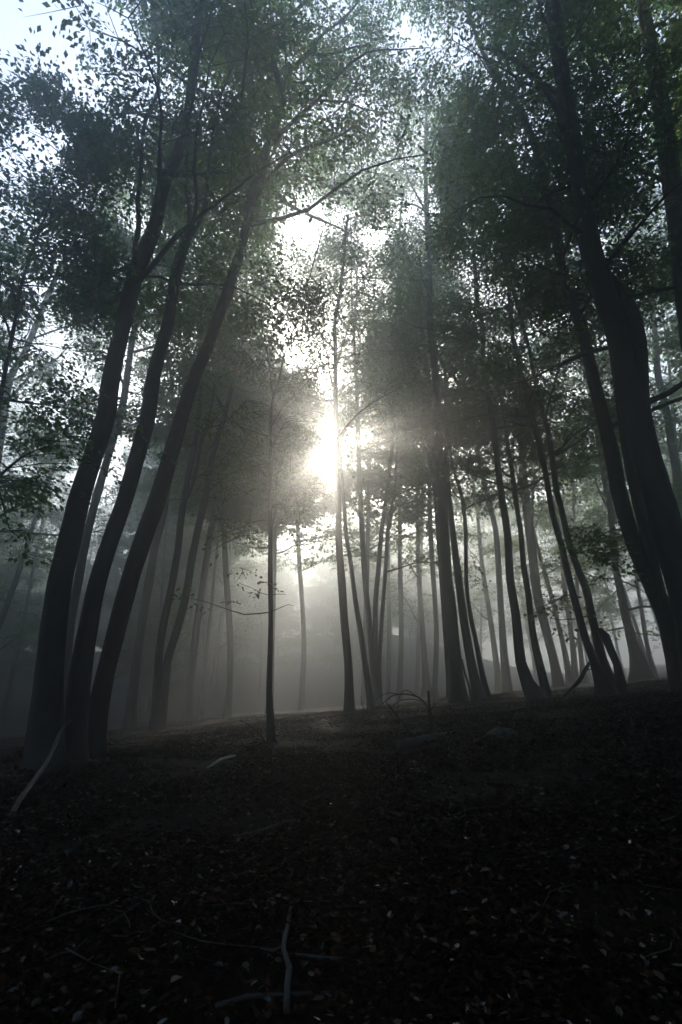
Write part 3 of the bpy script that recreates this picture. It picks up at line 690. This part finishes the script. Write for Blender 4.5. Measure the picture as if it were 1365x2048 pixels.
tw_ = Wood()
for k in range(420):
    a_ = rng.uniform(-.66, .66); r_ = 2 + 11 * rng.random() ** 1.4; x_, y_ = r_ * math.sin(a_), r_ * math.cos(a_)
    t_ = rng.uniform(0, 6.28); ln = rng.uniform(.08, .4); ps = []
    for f_ in (0, .33, .66, 1):
        xx = x_ + math.cos(t_) * ln * f_; yy = y_ + math.sin(t_) * ln * f_; t_ += rng.normal() * .2
        ps.append([xx, yy, float(ground_z(xx, yy)) + .035 + rng.random() * .02, rng.uniform(.0012, .003) * (1 - .5 * f_)])
    add_tube(tw_, np.array(ps), 5)
tag(tw_.build('fallen_twigs', TWIGM), 'small broken twigs scattered over the leaf litter', 'twigs', kind='stuff')

# ---------------------------------------------------------------- sticks and fallen wood
def stick(name, label, cat, pts, mat, Ys=None, seed=1, group=None, twigs=(), lift=0.0, sides=8):
    """pts: (px, py, width px); on the ground unless Ys gives distances"""
    rng = np.random.default_rng(seed)
    def conv(pp, ys):
        o_ = []
        for k, (px, py, wd) in enumerate(pp):
            p = at(px, py, ys[k]) if ys is not None else ground_hit(px, py)
            f = p[1] * math.cos(PITCH) + (p[2] - CAM_H) * math.sin(PITCH); r_ = wd * .5 * f / FPX
            o_.append([p[0], p[1], p[2] + (0 if ys is not None else r_ * .6 + .02 + lift), r_])
        return np.array(o_)
    P = conv(pts, Ys); org = P[0, :3].copy(); P[:, :3] -= org
    w_ = Wood(); add_tube(w_, smoothline(P, .05), sides, rough=.14, rng=rng)
    if twigs:
        root = bpy.data.objects.new(name, None); C.objects.link(root); root.location = org
        w_.build('stem', mat, root)
        for (tp, ty) in twigs:
            B = conv(tp, ty); B[:, :3] -= org
            t_ = Wood(); add_tube(t_, smoothline(B, .05), 6, rough=.12, rng=rng); t_.build('twig', mat, root)
    else:
        root = w_.build(name, mat); root.location = org
    tag(root, label, cat, group); return root

stick('fallen_branch', 'long pale stick leaning against the dark trunks at far left', 'branch', [(-30, 1668, 11), (15, 1642, 10), (40, 1600, 10), (72, 1556, 9), (98, 1517, 8), (120, 1468, 7), (143, 1440, 5)], MID, Ys=[3.3, 3.6, 3.9, 4.3, 4.7, 5.1, 5.3], seed=2)
stick('fallen_branch', 'short whitish crooked branch lying left of the sapling', 'branch', [(414, 1549, 4), (428, 1541, 5), (440, 1533, 5.5), (455, 1528, 4.5), (470, 1523, 4)], PALE, seed=3, lift=.03)
stick('fallen_branch', 'thin grey crooked stick at the bottom centre', 'branch', [(583, 1838, 8), (574, 1890, 9), (566, 1935, 10), (578, 1975, 12), (574, 2015, 13), (572, 2070, 14)], MID, seed=4, lift=.02,
      twigs=[([(572, 1925, 6), (545, 1938, 5), (520, 1932, 3)], None)])
stick('fallen_branch', 'dark curved branch lying across the leaves near the bottom', 'branch', [(590, 1938, 7), (650, 1946, 9), (720, 1955, 11), (790, 1955, 10), (850, 1938, 8), (930, 1928, 5)], TWIGM, seed=5, lift=.01)
stick('fallen_branch', 'dark stick lying along the bottom edge of the photo', 'branch', [(430, 2045, 8), (500, 2026, 9), (570, 2022, 8), (640, 2018, 7), (725, 2014, 4)], TWIGM, seed=6, lift=.01)
stick('fallen_branch', 'dark short log half buried in leaves left of centre', 'branch', [(475, 1690, 14), (520, 1680, 16), (560, 1665, 13), (590, 1652, 8)], TWIGM, seed=7)
stick('fallen_log', 'long dark fallen trunk lying from centre up to the right', 'log', [(790, 1492, 18), (860, 1480, 22), (930, 1472, 22), (1010, 1462, 20), (1080, 1446, 18), (1150, 1426, 14), (1225, 1414, 9)], BARK, seed=8, lift=.02, sides=12,
      Ys=[5.6, 6.0, 6.4, 6.7, 7.0, 7.3, 7.6])
stick('dead_stick', 'upright dead stick rising from the fallen trunk', 'stick', [(863, 1478, 6), (862, 1440, 5), (859, 1410, 5), (857, 1382, 4)], TWIGM, Ys=[6.0, 6.0, 6.0, 6.0], seed=9)
stick('dead_stick', 'thin dark stick slanting left of the upright dead one', 'stick', [(838, 1486, 3), (815, 1455, 3), (790, 1425, 3), (771, 1402, 2)], TWIGM, Ys=[5.8, 5.8, 5.8, 5.8], seed=10)
stick('bare_bramble', 'arching bare twigs between central trunk and flared trunk', 'bush', [(860, 1430, 3), (852, 1408, 3), (836, 1394, 3), (810, 1388, 2.6), (785, 1392, 2.2), (765, 1408, 2)], TWIGM, Ys=[8] * 6, seed=12,
      twigs=[([(846, 1402, 2), (820, 1398, 2), (795, 1404, 2), (778, 1424, 1.5)], [8] * 4), ([(836, 1394, 2), (812, 1380, 2), (800, 1392, 1.5), (795, 1420, 1.2)], [8] * 4),
             ([(858, 1425, 2), (870, 1408, 2), (868, 1398, 1.2)], [8] * 3), ([(800, 1389, 2), (775, 1386, 1.6), (750, 1400, 1.2)], [8] * 3), ([(730, 1425, 2), (724, 1405, 1.6), (722, 1392, 1.2)], [8] * 3),
             ([(762, 1412, 2), (745, 1420, 2), (715, 1445, 2), (700, 1462, 1.5)], [8] * 4), ([(735, 1428, 2), (736, 1402, 1.6)], [8] * 2)])
stick('leaning_branch', 'crooked dark branch propped against the twin trunks', 'branch', [(1128, 1392, 6), (1145, 1376, 7), (1158, 1362, 8), (1170, 1342, 8), (1177, 1330, 7), (1180, 1322, 3)], TWIGM, Ys=[9.2] * 6, seed=13,
      twigs=[([(1146, 1374, 3), (1150, 1390, 2.5), (1148, 1402, 2)], [9.2] * 3), ([(1172, 1340, 3), (1190, 1338, 2), (1200, 1345, 2)], [9.2] * 3)])
stick('dead_stick', 'bent thin stick between the flared trunk and its neighbour', 'stick', [(942, 1398, 5), (938, 1370, 4), (930, 1345, 4), (925, 1318, 3)], TWIGM, Ys=[11.5] * 4, seed=14)
stick('dead_stick', 'slender twig standing left of the sapling foot', 'stick', [(530, 1482, 3), (515, 1462, 2.6), (495, 1448, 2.4), (480, 1440, 2)], TWIGM, Ys=[6.8] * 4, seed=15)

def rock(label, px, py, sx, sy, sz, seed):
    rng = np.random.default_rng(seed); p = ground_hit(px, py)
    nu, nv = 20, 12; u = np.linspace(0, 2 * math.pi, nu, endpoint=False); v_ = np.linspace(0.05, math.pi - .05, nv)
    U, Vv = np.meshgrid(u, v_)
    k = 1 + .12 * np.sin(U * 2 + seed) * np.sin(Vv * 2) + .09 * np.sin(U * 3 + Vv * 4) + .03 * rng.standard_normal(U.shape)
    V = np.stack([sx * k * np.cos(U) * np.sin(Vv), sy * k * np.sin(U) * np.sin(Vv), sz * k * np.cos(Vv)], -1).reshape(-1, 3)
    i, j = np.meshgrid(np.arange(nu), np.arange(nv - 1)); F = np.stack([j * nu + i, (j + 1) * nu + i, (j + 1) * nu + (i + 1) % nu, j * nu + (i + 1) % nu], -1).reshape(-1, 4)
    o = mesh_obj('stone', V, F, STONE, smooth=True); o.location = p; tag(o, label, 'stone')
rock('mossy stone against the fallen trunk on the right of centre', 1005, 1478, .16, .14, .1, 3)

# ---------------------------------------------------------------- haze
x0, x1, y0, y1, z0_, z1_ = -135, 135, -65, 195, -13, 37.5
V = np.array([[x0, y0, z0_], [x1, y0, z0_], [x1, y1, z0_], [x0, y1, z0_], [x0, y0, z1_], [x1, y0, z1_], [x1, y1, z1_], [x0, y1, z1_]])
F = np.array([[0, 3, 2, 1], [4, 5, 6, 7], [0, 1, 5, 4], [1, 2, 6, 5], [2, 3, 7, 6], [3, 0, 4, 7]])
m, n, l, out = newmat('haze')
pv = n.new('ShaderNodeVolumePrincipled'); pv.inputs['Color'].default_value = (.80, .89, .96, 1)
pv.inputs['Density'].default_value = HAZE_D; pv.inputs['Anisotropy'].default_value = HAZE_G
l.new(pv.outputs[0], out.inputs['Volume'])
tag(mesh_obj('haze', V, F, m), 'thin grey mist filling the forest', 'mist', kind='stuff')
